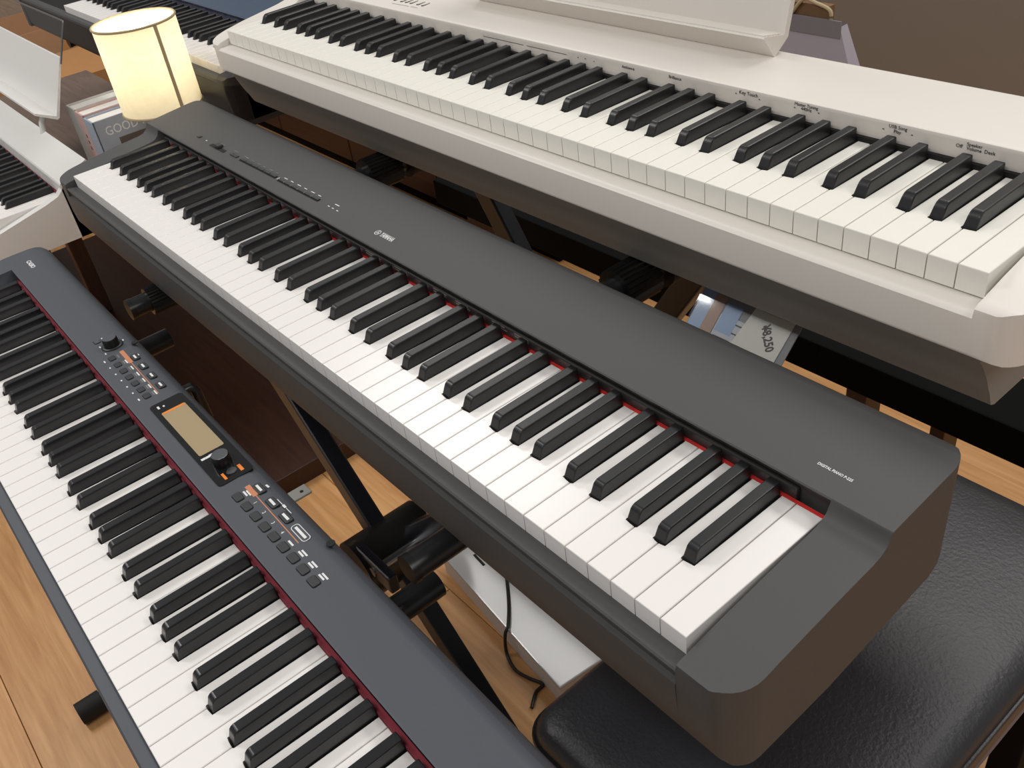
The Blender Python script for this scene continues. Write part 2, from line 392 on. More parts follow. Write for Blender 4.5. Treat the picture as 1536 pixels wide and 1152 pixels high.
for k in range(3):
    a_ = R_(90 + 120 * k); d_ = Vector((math.cos(a_), math.sin(a_), 0)); s_ = Vector((-d_.y, d_.x, 0))
    for off in (-0.0007, 0.0007):
        q = [d_ * -0.0012 + s_ * (off - 0.0003), d_ * 0.0032 + s_ * (off - 0.0003), d_ * 0.0032 + s_ * (off + 0.0003), d_ * -0.0012 + s_ * (off + 0.0003)]
        em.faces.new([em.verts.new(v) for v in q])
o = link('emblem', em, 'print_white', Y, tuple(e + Vector((0, 0, 0.0003)))); o.rotation_euler = (math.atan(0.09), 0, 0)
a, b = yp(1226.8, 694.5), yp(1279.5, 721)
text('DIGITAL PIANO P-225', 0.0036, Y, tuple(a), (1, 0, 0), NY, 'print_white', bold=0.00008, width=(b - a).length)
p = yp(299.5, 205.2); link('power_button', bx(-0.005, 0.005, -0.0028, 0.0028, 0, 0.0015, 0.0006), 'button_dark', Y, tuple(p))
p = yp(310, 211); link('power_light', bx(-0.0018, 0.0018, -0.0008, 0.0008, 0, 0.0004), 'print_white', Y, tuple(p))
p, q = yp(317.5, 216.5), yp(340, 227); link('slider_slot', bx(0, (q - p).x, -0.004, 0.004, 0.0001, 0.0003), 'black_matte', Y, tuple(p))
p = yp(329, 221); link('slider_knob', bx(-0.006, 0.006, -0.0045, 0.0045, 0.0002, 0.005, 0.0012), 'button_dark', Y, tuple(p))
p, q = yp(347, 231), yp(357, 236); link('button', bx(0, (q - p).x, -0.0028, 0.0028, 0, 0.0016, 0.0006), 'button_dark', Y, tuple(p))
for (p0, p1, n) in (((361, 239), (415, 266.5), 6), ((418, 269.5), (479, 301), 6)):
    A, B = yp(*p0), yp(*p1); st = (B - A) / n
    link('button_well', bx(0, (B - A).x, -0.0032, 0.0028, 0.0, 0.0003), 'black_matte', Y, tuple(A), rot=(0, 0, math.atan2((B - A).y, (B - A).x)))
    for i in range(n):
        c = A + st * (i + 0.5); w_ = st.x * 0.46
        link('button', bx(-w_, w_, -0.0018, 0.0026, 0, 0.0019, 0.0006), 'button_dark', Y, tuple(c))
        link('print_mark', bx(-0.0045, 0.0045 - 0.002 * (i % 2), 0.0062, 0.0074, 0.0012, 0.0013), 'print_grey' if n == 6 and p0[0] == 361 else 'print_white', Y, tuple(c))
        if p0[0] == 418: link('indicator_light', bx(-w_ - 0.0008, -w_ + 0.0002, -0.0025, 0.0022, 0.001, 0.0022), 'print_white' if i == 0 else 'print_grey', Y, tuple(c))
for q in ((493.3, 309.5), (499.4, 312.8), (506, 316.5)):
    p = yp(*q); link('indicator_light', bx(-0.002, 0.002, -0.0006, 0.0006, 0, 0.0004), 'print_white', Y, tuple(p))
p = yp(506, 308); link('print_mark', bx(-0.005, 0.005, -0.0007, 0.0007, 0.0002, 0.0003), 'print_white', Y, tuple(p))
for x0, y0 in ((335, 217), (355, 227.5), (370, 236)):
    p = yp(x0, y0); link('print_mark', bx(-0.006, 0.006, -0.0006, 0.0006, 0.0003, 0.0004), 'print_grey', Y, tuple(p))
for u in (0.60, 0.66, 0.735, 0.775, 0.835, 0.87):
    for dz_ in (0.0085, 0.0055):
        link('print_mark', bx(u, u + 0.02 + 0.008 * random.random(), 0.1503, 0.1507, dz_ - 0.001, dz_), 'print_grey', Y)

# ===== white digital piano behind it
FR = Frame((0.0129, 0.2983, 0.1353), 0.00606)
Rp = new_piano('long white digital piano with grey underside and white music rest', FR, 0.127)
RO = (-0.041, 1.263, -0.0216, 0.252, 0.030)
rup = [(0.16, -0.060), (-0.0160, -0.060), (-0.0195, -0.0585), (-0.0215, -0.055), (-0.0215, -0.026), (-0.0195, -0.0238), (-0.016, -0.0228), (0.004, -0.0222), (0.16, -0.0222)]
link('front_rail', extru(rup, -0.0025, 1.2250), 'piano_white', Rp, smooth=True)
rpan = [(0.150, -0.0600), (0.150, -0.003), (0.1495, 0.0190), (0.1505, 0.0222), (0.154, 0.0238), (0.20, 0.0262), (0.240, 0.0285), (0.247, 0.0270), (0.2515, 0.022), (0.2515, -0.060)]
link('top_panel', extru(rpan, -0.0025, 1.2250), 'piano_white', Rp, smooth=True)
rch = [(-0.0160, -0.060), (-0.0195, -0.0585), (-0.0215, -0.055), (-0.0215, -0.0235), (-0.0205, -0.0185), (-0.0165, -0.0160), (-0.010, -0.0148), (0.017, -0.0090), (0.046, -0.0042), (0.115, 0.0045), (0.130, 0.0075), (0.140, 0.0125), (0.1475, 0.0200), (0.1505, 0.0222), (0.154, 0.0238), (0.20, 0.0262), (0.240, 0.0285), (0.247, 0.0270), (0.2515, 0.022), (0.2515, -0.060)]
for u0, u1 in ((-0.05, -0.0025), (1.2250, 1.27)):
    link('end_block', boolean(extru(rch, u0, u1), outline(*RO)), 'piano_white', Rp, smooth=True)
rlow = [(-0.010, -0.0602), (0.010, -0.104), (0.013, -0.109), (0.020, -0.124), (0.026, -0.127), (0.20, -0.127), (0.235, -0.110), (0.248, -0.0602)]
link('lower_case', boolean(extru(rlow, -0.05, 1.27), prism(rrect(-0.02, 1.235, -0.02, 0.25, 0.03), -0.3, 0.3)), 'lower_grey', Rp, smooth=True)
link('key_bed', bx(-0.001, 1.223, 0.004, 0.1495, -0.0220, -0.0214), 'black_matte', Rp)
link('felt_strip', bx(0.0, 1.2235, 0.1455, 0.1499, -0.006, 0.0045), 'black_matte', Rp)
keyset(Rp, 'R', rear=0.1460)
for s, q, sz in (('Key Touch', (1122.7, 141), 0.0052), ('Master Tuning', (1209.3, 159), 0.0045), ('440Hz', (1209.3, 164.5), 0.0045), ('USB Song', (1347, 191.5), 0.0045), ('Play', (1346, 198), 0.0045),
                 ('Off', (1438.7, 218.6), 0.0045), ('Speaker', (1462, 218.5), 0.0042), ('Volume', (1461, 224.5), 0.0042), ('Desk', (1484.7, 229.4), 0.0045),
                 ('Ambience', (942.2, 101.6), 0.0048), ('Brilliance', (1012.5, 117), 0.0048)):
    p = FR.at(*q, 1, 0.1494); text(s, sz, Rp, tuple(p), (1, 0, 0), (0, -1, 0), 'print_dark', 'CENTER')
for q in ((1104, 140), (1139, 149), (1192, 161), (1228, 169.5), (1325, 193), (1368, 202.5), (878, 87.8), (867, 86), (891, 92)):
    p = FR.at(*q, 1, 0.1494); link('print_mark', bx(-0.0008, 0.0008, -0.0004, 0, -0.0003, 0.0003), 'print_dark', Rp, tuple(p))
for q0, q1 in (((725, 54), (785, 67.5)), ((790, 68.5), (850, 82))):
    p, q = FR.at(*q0, 1, 0.1494), FR.at(*q1, 1, 0.1494); dash(Rp, p, q, 0.0005, 'print_dark', (0, -1, 0))
rh = lambda p: 0.0238 + (p.y - 0.154) * 0.0546
for q in ((638.5, 6.8), (631.3, 5.1), (621, 3.2), (614, 1.8), (607, 0.6), (597, -1.5), (590, -3), (578, -6), (571, -7.5)):
    p = FR.surf(*q, rh)
    b = prism(rrect(-0.0028, 0.0028, -0.0075, 0.0075, 0.0027, 5), -0.0005, 0.0004); o = link('button', b, 'print_dark', Rp, tuple(p))
    b = prism(rrect(-0.0020, 0.0020, -0.0066, 0.0066, 0.0019, 5), -0.0003, 0.0012); link('button_cap', b, 'piano_white', o)
for q0, q1 in (((588, 5.0), (613, 9.5)), ((616, 10), (626, 12.0))):
    p, q = FR.surf(*q0, rh), FR.surf(*q1, rh); dash(Rp, p, q, 0.0008, 'print_grey')
rest = [(0.2284, 0.0270), (0.2255, 0.0300), (0.2085, 0.0515), (0.2100, 0.0530), (0.2200, 0.0510), (0.2360, 0.0478), (0.2430, 0.0465), (0.2850, 0.2060), (0.2900, 0.2060), (0.2500, 0.0425), (0.2310, 0.0290)]
rst = link('music_rest', extru(rest, 0.365, 0.865), 'piano_white', Rp)
for i in range(7):
    v = 0.2115 + i * 0.0042
    link('grip_ridge', bx(0.367, 0.863, v, v + 0.0024, 0.0518 - i * 0.0008, 0.0538 - i * 0.0008), 'piano_white', rst, (0, 0, 0))

# ===== grey piano in front
FC = Frame((0.0235, -0.2889, -0.1112), -0.0124)
Cp = new_piano('slim dark grey digital piano with LCD, dial and wine-red felt strip, CASIO lettering', FC, 0.075)
CO = (-0.052, 1.274, -0.0135, 0.219, 0.020)
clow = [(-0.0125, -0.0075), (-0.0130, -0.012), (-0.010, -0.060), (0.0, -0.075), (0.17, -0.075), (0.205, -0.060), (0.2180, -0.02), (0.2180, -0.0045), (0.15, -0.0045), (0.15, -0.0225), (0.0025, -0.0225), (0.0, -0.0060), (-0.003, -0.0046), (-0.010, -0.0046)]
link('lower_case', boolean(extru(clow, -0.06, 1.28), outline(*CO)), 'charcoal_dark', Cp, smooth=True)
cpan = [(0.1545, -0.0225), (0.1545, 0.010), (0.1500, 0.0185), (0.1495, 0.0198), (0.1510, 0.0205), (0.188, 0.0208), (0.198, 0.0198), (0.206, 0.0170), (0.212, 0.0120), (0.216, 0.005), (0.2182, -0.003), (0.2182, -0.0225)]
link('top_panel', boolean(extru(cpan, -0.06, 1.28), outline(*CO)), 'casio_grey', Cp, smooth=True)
cch = [(-0.0127, -0.0222), (-0.0127, -0.0046), (-0.0115, -0.0030), (0.0, 0.000), (0.06, 0.0125), (0.10, 0.0170), (0.13, 0.0195), (0.151, 0.0203), (0.156, 0.0203), (0.156, -0.0222)]
for u0, u1 in ((-0.06, -0.0015), (1.2235, 1.28)):
    link('end_block', boolean(extru(cch, u0, u1), outline(*CO)), 'casio_grey', Cp, smooth=True)
link('front_lip', extru([(0.0, -0.02), (0.0, -0.0042), (-0.0015, -0.0034), (-0.0110, -0.0036), (-0.0128, -0.0060), (-0.0128, -0.02)], -0.0015, 1.2235), 'casio_grey', Cp)
link('key_bed', bx(-0.001, 1.223, 0.003, 0.1545, -0.0222, -0.0212), 'black_matte', Cp)
link('red_felt', bx(0.0, 1.223, 0.1468, 0.1525, -0.004, 0.0035, 0.0008), 'felt_wine', Cp)
keyset(Cp, 'C', rear=0.1466)
CZ = 0.0207
def cp(x, y): return FC.at(x, y, 2, CZ)
def quad(pts, z0, z1, m, name, parent=Cp, bev=0.0):
    return link(name, prism([(p.x, p.y) for p in pts], z0, z1, bev), m, parent)
a, b = cp(42.5, 392.5), cp(55, 402.5)
text('CASIO', 0.0090, Cp, (a.x - 0.003, a.y, CZ), (1, 0, 0), (0, 0, 1), 'print_white', bold=0.0003, width=0.031)
def cbutton(x, y, hu, hv, m='button_dark', name='button'):
    p = cp(x, y)
    o = link(name, prism(rrect(-hu, hu, -hv, hv, min(hu, hv) * 0.45, 4), -0.001, 0.0012, 0.0004, True), m, Cp, tuple(p))
    link('button_well', prism(rrect(-hu - 0.0007, hu + 0.0007, -hv - 0.0007, hv + 0.0007, min(hu, hv) * 0.65, 4), -0.001, 0.0002), 'black_matte', o, (0, 0, 0))
    return o, p
cbutton(145.6, 513, 0.0048, 0.0036, 'casio_grey')
for i in range(7):
    x, y_ = 168.3 + i * 8.65, 538 + i * 9.33
    cbutton(x, y_, 0.0055, 0.0036)
    p = cp(x, y_)
    link('print_mark', bx(-0.0025, 0.0025 if i in (0, 6) else 0.0005, -0.0105, -0.0088, 0, 0.0001), 'print_white', Cp, tuple(p))
    link('print_mark', bx(-0.004, 0.005, 0.0068, 0.0084, 0, 0.0001), 'print_grey', Cp, tuple(p))
    if i: link('print_mark', bx(-0.004, 0.006, 0.0095, 0.0111, 0, 0.0001), 'print_white', Cp, tuple(p))
for q in ((202.7, 536), (214.8, 549.4), (227.7, 563.4), (241, 577.5)):
    o, p = cbutton(*q, 0.0075, 0.0040)
    link('print_mark', bx(-0.0045, 0.0045, -0.0012, 0.0012, 0.0012, 0.0013), 'print_white', o, (0, 0, 0))
def seg(q0, q1, wd, m): dash(Cp, cp(*q0), cp(*q1), wd, m)
seg((181.6, 526.5), (197, 544), 0.0052, 'print_orange'); seg((197, 544), (237.7, 590), 0.0010, 'print_orange')
def knob(x, y, r, h, capm, ring_r=None):
    p = cp(x, y)
    o = link('knob', lathe(bmesh.new(), (0, 0, 0), [(r * 1.02, -0.001), (r * 1.02, h * 0.5), (r * 0.97, h * 0.9), (r * 0.9, h)], 36), 'black_plastic', Cp, tuple(p), smooth=True)
    link('knob_cap', lathe(bmesh.new(), (0, 0, 0), [(r * 0.9, h), (r * 0.86, h + 0.0004)], 36), capm, o, (0, 0, 0))
    if ring_r:
        link('knob_well', lathe(bmesh.new(), (0, 0, 0), [(ring_r, -0.001), (ring_r, 0.0003)], 40), 'black_matte', Cp, tuple(p))
        link('knob_ring', lathe(bmesh.new(), (0, 0, 0), [(ring_r * 0.88, -0.001), (ring_r * 0.88, 0.0008), (ring_r * 0.8, 0.0012)], 40), 'button_dark', Cp, tuple(p))
    return o
knob(168.5, 518.5, 0.0095, 0.012, 'casio_grey', 0.0135)
for q in ((201.9, 512.9), (496, 814.4)):
    p = cp(*q); link('rest_hole', lathe(bmesh.new(), (0, 0, 0), [(0.0042, -0.001), (0.0042, 0.0001)], 24), 'black_matte', Cp, tuple(p))
for q in ((153, 508), (150, 521), (184.5, 510), (158.5, 531), (207.5, 532)):
    p = cp(*q); link('print_mark', bx(-0.002, 0.002, -0.0008, 0.0008, 0, 0.0001), 'print_white', Cp, tuple(p))
Q = [cp(223.9, 613.4), cp(331, 733.8), cp(381.3, 700), cp(270, 587.7)]
u0, u1 = (Q[0].x + Q[3].x) / 2, (Q[1].x + Q[2].x) / 2; v0, v1 = (Q[0].y + Q[1].y) / 2, (Q[2].y + Q[3].y) / 2
dp = link('display_panel', prism(rrect(u0, u1, v0, v1, 0.005, 5), CZ - 0.002, CZ + 0.0008), 'lcd_panel', Cp)
Q = [cp(241.9, 622), cp(301.3, 686.9), cp(336.4, 665), cp(276.3, 604)]
a0, a1 = (Q[0].x + Q[3].x) / 2, (Q[1].x + Q[2].x) / 2; b0, b1 = (Q[0].y + Q[1].y) / 2, (Q[2].y + Q[3].y) / 2
o = link('screen', prism(rrect(a0, a1, b0, b1, 0.002, 4), CZ, CZ + 0.0010), 'lcd', Cp)
link('screen_band', bx(a0 + 0.0004, a0 + 0.0042, b0 + 0.001, b1 - 0.001, CZ + 0.0010, CZ + 0.0011), 'orange', o, (0, 0, 0))
def on_dp(x, y, hu, hv, m):
    p = cp(x, y); link('print_mark', bx(-hu, hu, -hv, hv, 0.0007, 0.0010), m, Cp, tuple(p))
for q in ((305.5, 690), (311.7, 686.8), (317.5, 683)): on_dp(*q, 0.0018, 0.0024, 'print_white')
on_dp(238, 613, 0.003, 0.0012, 'print_white'); on_dp(246, 610, 0.0015, 0.001, 'print_white')
on_dp(361, 701.7, 0.0058, 0.0018, 'orange'); on_dp(336.7, 715.8, 0.0058, 0.0014, 'orange')
knob(335, 695.5, 0.0098, 0.013, 'dial_metal', 0.0112)
knob(348, 707, 0.0058, 0.0014, 'dial_metal')
for i, q in enumerate(((357.2, 746), (370.5, 760), (383.8, 774.8), (397, 790.5), (411, 805.3), (425, 821), (440, 837.3), (454.8, 854.5), (470.5, 872.5))):
    o, p = cbutton(*q, 0.0066, 0.0040)
    if i in (1, 2, 3, 4): text(str(i), 0.0055, Cp, (p.x + 0.001, p.y + 0.0082, CZ), (1, 0, 0), (0, 0, 1), 'print_white', 'CENTER')
    else:
        link('print_mark', bx(-0.004, 0.005, 0.0066, 0.0085, 0, 0.0001), 'print_white', Cp, tuple(p))
        if i != 5: link('print_mark', bx(-0.003, 0.007, 0.0096, 0.0114, 0, 0.0001), 'print_white', Cp, tuple(p))
for q in ((389, 733.4), (408.8, 754.5), (429, 776.4)):
    o, p = cbutton(*q, 0.0085, 0.0040)
    link('print_mark', bx(-0.006, 0.0055, -0.0013, 0.0013, 0.0012, 0.0013), 'print_white', o, (0, 0, 0))
seg((370.5, 729), (384, 743.5), 0.0055, 'print_orange'); seg((384, 743.5), (447.8, 814.7), 0.0010, 'print_orange')
p = cp(451, 799)
pl_ = prism(rrect(-0.0135, 0.0135, -0.0045, 0.0045, 0.0035, 5), 0, 0.0001); link('print_outline', pl_, 'print_white', Cp, tuple(p), rot=(0, 0, 0.0))
link('print_outline', prism(rrect(-0.0128, 0.0128, -0.0038, 0.0038, 0.0030, 5), 0.0001, 0.0002), 'casio_grey', Cp, tuple(p))
link('print_mark', bx(-0.010, 0.010, -0.0014, 0.0014, 0.0002, 0.0003), 'print_white', Cp, tuple(p))
seg((416, 749), (424, 757), 0.0007, 'print_white'); seg((429, 762), (437, 770), 0.0007, 'print_white'); seg((424.5, 757.5), (428.5, 761.5), 0.0025, 'print_white')
seg((399, 727.5), (403.5, 731), 0.002, 'print_white')

p = FC.at(288, 580, 1, 0.232)
pg = link('headphone_plug', tube(bmesh.new(), [(p.x, 0.214, p.z), (p.x, 0.230, p.z), (p.x + 0.002, 0.234, p.z - 0.006), (p.x + 0.003, 0.236, p.z - 0.05)], 0.0062, 14), 'tube_black', Cp, smooth=True)
p = FC.at(449, 738, 1, 0.226)
br = link('rear_bracket', bx(p.x - 0.008, p.x + 0.008, 0.216, 0.236, p.z - 0.003, p.z, 0.001), 'lower_grey', Cp)
link('bracket_hole', cyl(bmesh.new(), (p.x + 0.001, 0.228, p.z - 0.001), (p.x + 0.001, 0.228, p.z + 0.0002), 0.002, 12), 'black_matte', br, (0, 0, 0))

# ===== white piano at the far left, only its treble end shows
FW = Frame((-0.42 - 1.222, -0.10, -0.172), 0.0)
Wp = new_piano('white digital piano with white music rest and acrylic sheet, beside the brown side table', FW, 0.085)
UE = 1.242
wch = [(-0.06, -0.083), (-0.065, -0.040), (-0.060, -0.030), (-0.05, -0.027), (0.014, -0.0195), (0.11, 0.001), (0.137, 0.0090), (0.150, 0.020), (0.154, 0.030), (0.160, 0.030), (0.175, -0.083)]
for s, (u0, u1) in enumerate(((-0.02, -0.001), (1.2232, UE))):
    link('end_block', extru(wch, u0, u1), 'piano_white_cool', Wp)
link('top_panel', extru([(0.148, -0.083), (0.148, 0.027), (0.150, 0.030), (0.2105, 0.0585), (0.2120, 0.057), (0.2120, -0.083)], -0.02, UE), 'piano_white_cool', Wp)
link('front_rail', extru([(-0.063, -0.083), (-0.063, -0.036), (-0.055, -0.031), (0.002, -0.025), (0.002, -0.083)], -0.001, 1.2232), 'piano_white_cool', Wp)
link('key_bed', bx(-0.001, 1.223, 0.002, 0.148, -0.083, -0.0215), 'black_matte', Wp)
link('red_felt', bx(0.0, 1.2235, 0.1440, 0.1485, -0.004, 0.004), 'felt_wine', Wp)
keyset(Wp, 'Y', first=30, rear=0.1440)
wr = link('music_rest', extru([(0.231, 0.090), (0.193, 0.111), (0.194, 0.115), (0.232, 0.097), (0.281, 0.202), (0.285, 0.202), (0.236, 0.092)], 0.55, 1.052), 'piano_white_cool', Wp)
for u in (0.62, 0.985): link('rest_post', tube(bmesh.new(), [(u, 0.206, 0.05), (u, 0.212, 0.075), (u, 0.226, 0.096)], 0.006, 10), 'piano_white_cool', Wp, smooth=True)
ac = link('acrylic_sheet', extru([(0.278, 0.190), (0.313, 0.265), (0.316, 0.265), (0.281, 0.190)], 0.60, 1.052), 'acrylic', Wp)
bm = bmesh.new(); tube(bm, [(0.60, 0.3145, 0.265), (1.049, 0.3145, 0.265), (1.052, 0.3135, 0.262), (1.052, 0.2795, 0.190)], 0.0018, 6)
link('sheet_edge', bm, 'metal', ac, (0, 0, 0))

# ===== black piano at the far end of the white piano's row
FB = Frame((-0.18 - 1.222, 0.347, 0.03), 0.0)
Bp = new_piano('black digital piano with blue-grey reflection painted into its top panel, in line with the white one', FB, 0.10)
bch = [(-0.018, -0.09), (-0.018, -0.016), (-0.012, -0.010), (0.09, 0.002), (0.135, 0.007), (0.148, 0.020), (0.16, 0.022), (0.16, -0.09)]
BO_ = (-0.05, 1.272, -0.018, 0.262, 0.03)
for u0, u1 in ((-0.06, -0.001), (1.223, 1.28)): link('end_block', boolean(extru(bch, u0, u1), outline(*BO_)), 'charcoal_dark', Bp, smooth=True)
link('lower_case', boolean(extru([(-0.018, -0.024), (-0.016, -0.08), (0.0, -0.10), (0.24, -0.10), (0.262, -0.06), (0.262, -0.024)], -0.06, 1.28), outline(*BO_)), 'charcoal_dark', Bp)
link('key_slip', extru([(0.003, -0.024), (0.003, -0.016), (-0.014, -0.014), (-0.017, -0.018), (-0.017, -0.024)], -0.001, 1.223), 'charcoal', Bp)
link('top_panel', boolean(extru([(0.155, -0.024), (0.155, 0.012), (0.148, 0.019), (0.150, 0.021), (0.25, 0.029), (0.262, 0.02), (0.262, -0.024)], -0.06, 1.28), outline(*BO_)), 'panel_blue_reflection', Bp)
link('key_bed', bx(-0.001, 1.223, 0.003, 0.155, -0.024, -0.0214), 'black_matte', Bp)
link('red_felt', bx(0.0, 1.223, 0.1462, 0.154, -0.004, 0.002), 'felt_wine', Bp)
keyset(Bp, 'Y', first=14, rear=0.1460)

# ------------------------------------------------------------------ X stands
def xstand(label, xa, xb, ztop, ya, yb, yleg, yleg2, cr=1.45, co=0.026, pad=(0.06, 0.2), tr=0.0140, collars=(True, True), foot=(None, None), zt_r=None, legw=0.036):
    t = thing('keyboard_stand', label, 'stand', ((xa + xb) / 2, yleg, 0)); ox, oy = (xa + xb) / 2, yleg
    L = lambda x, y, z: (x - ox, y - oy, z)
    for k, x in enumerate((xa, xb)):
        o = link('support_tube', cyl(bmesh.new(), L(x, ya, ztop), L(x, yb, ztop), tr, 28), 'tube_black', t, smooth=True)
        link('end_cap', cyl(bmesh.new(), L(x, ya - 0.003, ztop), L(x, ya + 0.004, ztop), tr * 1.06, 28), 'black_plastic', o, (0, 0, 0), smooth=True)
        if collars[k]:
            bm = bmesh.new()
            pts = []
            n = 26
            for i in range(n * 2):
                r = tr * cr * (1.0 if (i % 2 == 0) else 0.92); a = 2 * math.pi * (i + 0.5 * (i % 2)) / (n * 2); pts.append((r * math.cos(a), r * math.sin(a)))
            y0 = ya + co; y1 = y0 + 0.05
            A = [bm.verts.new(L(x + p[0], y0, ztop + p[1])) for p in pts]; B = [bm.verts.new(L(x + p[0], y1, ztop + p[1])) for p in pts]
            for i in range(len(pts)): bm.faces.new((A[i], A[(i + 1) % len(pts)], B[(i + 1) % len(pts)], B[i]))
            bm.faces.new(A[::-1]); bm.faces.new(B)
            link('ribbed_collar', bm, 'black_plastic', t)
        link('rubber_sleeve', cyl(bmesh.new(), L(x, pad[0], ztop), L(x, pad[1], ztop), tr * cr, 24), 'black_matte', t, smooth=True)
    for k, (x0, x1, y) in enumerate(((xa, xb, yleg), (xb, xa, yleg2))):
        d = Vector((x1 - x0, 0, 0.03 - ztop)); Ln = d.length; d.normalize(); s = Vector((-d.z, 0, d.x)); hw = legw / 2
        bm = bmesh.new(); c0 = Vector((x0, y, ztop)); c1 = Vector((x1, y, 0.03))
        vs_ = [bm.verts.new(Vector(L(*(c + s * a * hw + Vector((0, e * 0.013, 0)))))) for c in (c0, c1) for a, e in ((-1, -1), (1, -1), (1, 1), (-1, 1))]
        for f in ((0, 3, 2, 1), (4, 5, 6, 7), (0, 1, 5, 4), (1, 2, 6, 5), (2, 3, 7, 6), (3, 0, 4, 7)): bm.faces.new([vs_[i] for i in f])
        bmesh.ops.bevel(bm, geom=list(bm.edges), offset=0.003, segments=2, profile=0.5, affect='EDGES')
        link('leg', bm, 'stand_black', t)
    for k, x in enumerate((xb, xa)):
        f0, f1 = foot[k] if foot[k] else (yleg - 0.22, yleg + 0.22)
        o = link('foot_tube', cyl(bmesh.new(), L(x, f0, 0.020), L(x, f1, 0.020), 0.0165, 20), 'tube_black', t, smooth=True)
        for yy, s in ((f0, -1), (f1, 1)): link('rubber_cap', cyl(bmesh.new(), L(x, yy - s * 0.035, 0.020), L(x, yy + s * 0.006, 0.020), 0.0198, 20), 'black_matte', o, (0, 0, 0), smooth=True)
    zc = (ztop + 0.03) / 2; yc = min(yleg, yleg2); link('pivot_disc', cyl(bmesh.new(), L(ox, yc - 0.055, zc), L(ox, yc + 0.06, zc), 0.045, 32), 'black_plastic', t, smooth=True)
    link('pull_pin', cyl(bmesh.new(), L(ox + 0.045, yc - 0.052, zc + 0.03), L(ox + 0.045, yc + 0.065, zc + 0.03), 0.007, 14), 'metal', t, smooth=True)
    link('lock_bracket', bx(ox + 0.0 - ox, 0.085, yc - 0.050 - oy, yc - 0.035 - oy, zc + 0.015, zc + 0.045, 0.003), 'stand_black', t)
    return t
xstand('black X-frame stand under the charcoal digital piano', 0.255, 0.938, H - 0.1125, -0.050, 0.245, 0.078, 0.112, collars=(True, False))
xstand('black X-frame stand under the slim grey piano with LCD', 0.20, 0.890, H - 0.2076, -0.30, -0.004, -0.20, -0.165, tr=0.0150, cr=1.43, collars=(False, False), foot=((-0.40, 0.02), (-0.372, 0.02)), pad=(-0.27, -0.12))
xstand('black X-frame stand under the white digital piano with grey underside', 0.367, 0.862, H - 0.0170, 0.262, 0.53, 0.465, 0.50, tr=0.0155, cr=1.62, co=0.032, foot=((0.375, 0.66), (0.375, 0.66)), pad=(0.36, 0.50))
xstand('black X-frame stand under the black piano with blue-grey reflection painted on its panel', -1.25, -0.62, H - 0.0905, 0.37, 0.60, 0.545, 0.576, collars=(False, False), foot=((0.52, 0.74), (0.52, 0.74)), pad=(0.40, 0.58))
xstand('black X-frame stand under the white piano by the side table', -1.45, -0.72, H - 0.2785, -0.14, 0.10, -0.02, 0.015, collars=(False, False), foot=((-0.2, 0.08), (-0.2, 0.08)), pad=(-0.12, 0.08))

# ------------------------------------------------------------------ bench with the leather seat
B = thing('piano_bench', 'black leather-topped piano bench under the end of the charcoal piano', 'bench', (1.169, 0.287, 0))
pts = rrect(-0.156, 0.156, -0.30, 0.30, 0.032, 7)
bm = bmesh.new(); levels = [(0.006, 0.435), (0.0, 0.440), (0.0, 0.478), (0.004, 0.489), (0.012, 0.496), (0.030, 0.500), (0.07, 0.502), (0.13, 0.503)]
rings = []
for ins, z in levels:
    sx, sy = (0.156 - ins) / 0.156, (0.30 - ins) / 0.30
    rings.append([bm.verts.new((x * sx, y_ * sy, z)) for x, y_ in pts])
for a, b in zip(rings, rings[1:]):
    for i in range(len(pts)): bm.faces.new((a[i], a[(i + 1) % len(pts)], b[(i + 1) % len(pts)], b[i]))
bm.faces.new(rings[0][::-1]); bm.faces.new(rings[-1])
st = link('seat_cushion', bm, 'leather', B, smooth=True)
link('piping', tube(bmesh.new(), [(x * 1.004, y_ * 1.003, 0.476) for x, y_ in pts + pts[:1]], 0.0025, 6), 'leather', st, (0, 0, 0), smooth=True)
bm = bmesh.new()
link('seat_frame', prism(rrect(-0.150, 0.150, -0.294, 0.294, 0.02, 5), 0.395, 0.4365), 'leather_trim', B)
for sx in (-1, 1):
    for sy in (-1, 1):
        bm = bx(sx * 0.115 - 0.018, sx * 0.115 + 0.018, sy * 0.26 - 0.018, sy * 0.26 + 0.018, 0, 0.396, 0.003)
        link('leg', bm, 'black_paint', B)

# ------------------------------------------------------------------ side table, lamp, books
ZT = H - 0.285
T = thing('side_table', 'brown wooden side table carrying the lamp and books', 'table', (-1.07, 0.31, 0))
link('table_top', bx(-0.65, 0.87, -0.19, 0.19, ZT - 0.025, ZT, 0.002), 'table_wood', T)
for sx in (-1, 1):
    for sy in (-1, 1):
        lx = -0.615 if sx < 0 else -0.02
        link('leg', bx(lx - 0.02, lx + 0.02, sy * 0.165 - 0.02, sy * 0.165 + 0.02, 0.0455 if (sx > 0 and sy < 0) else 0, ZT - 0.024, 0.002), 'leg_wood', T)
LX, LY = -0.284, 0.254
Lm = thing('table_lamp', 'lit table lamp with a cream drum shade', 'lamp', (LX, LY, ZT))
z0, z1, rr = H - 0.031 - ZT, H + 0.123 - ZT, 0.073
sh = link('lamp_shade', lathe(bmesh.new(), (0, 0, 0), [(rr, z0), (rr, z1), (rr - 0.0012, z1), (rr - 0.0012, z0), (rr, z0)], 64, caps=False), 'lamp_fabric', Lm, smooth=True)
for z in (z0, z1): link('shade_rim', tube(bmesh.new(), [(rr * math.cos(a), rr * math.sin(a), z) for a in [2 * math.pi * i / 48 for i in range(49)]], 0.0022, 6), 'rope', sh, (0, 0, 0), smooth=True)
sa = R_(8)
bm = bmesh.new()
va = [bm.verts.new((r * math.cos(a), r * math.sin(a), z)) for z in (z0 + 0.002, z1 - 0.002) for r in (rr + 0.0003, rr + 0.001) for a in (sa - 0.045, sa + 0.045)]
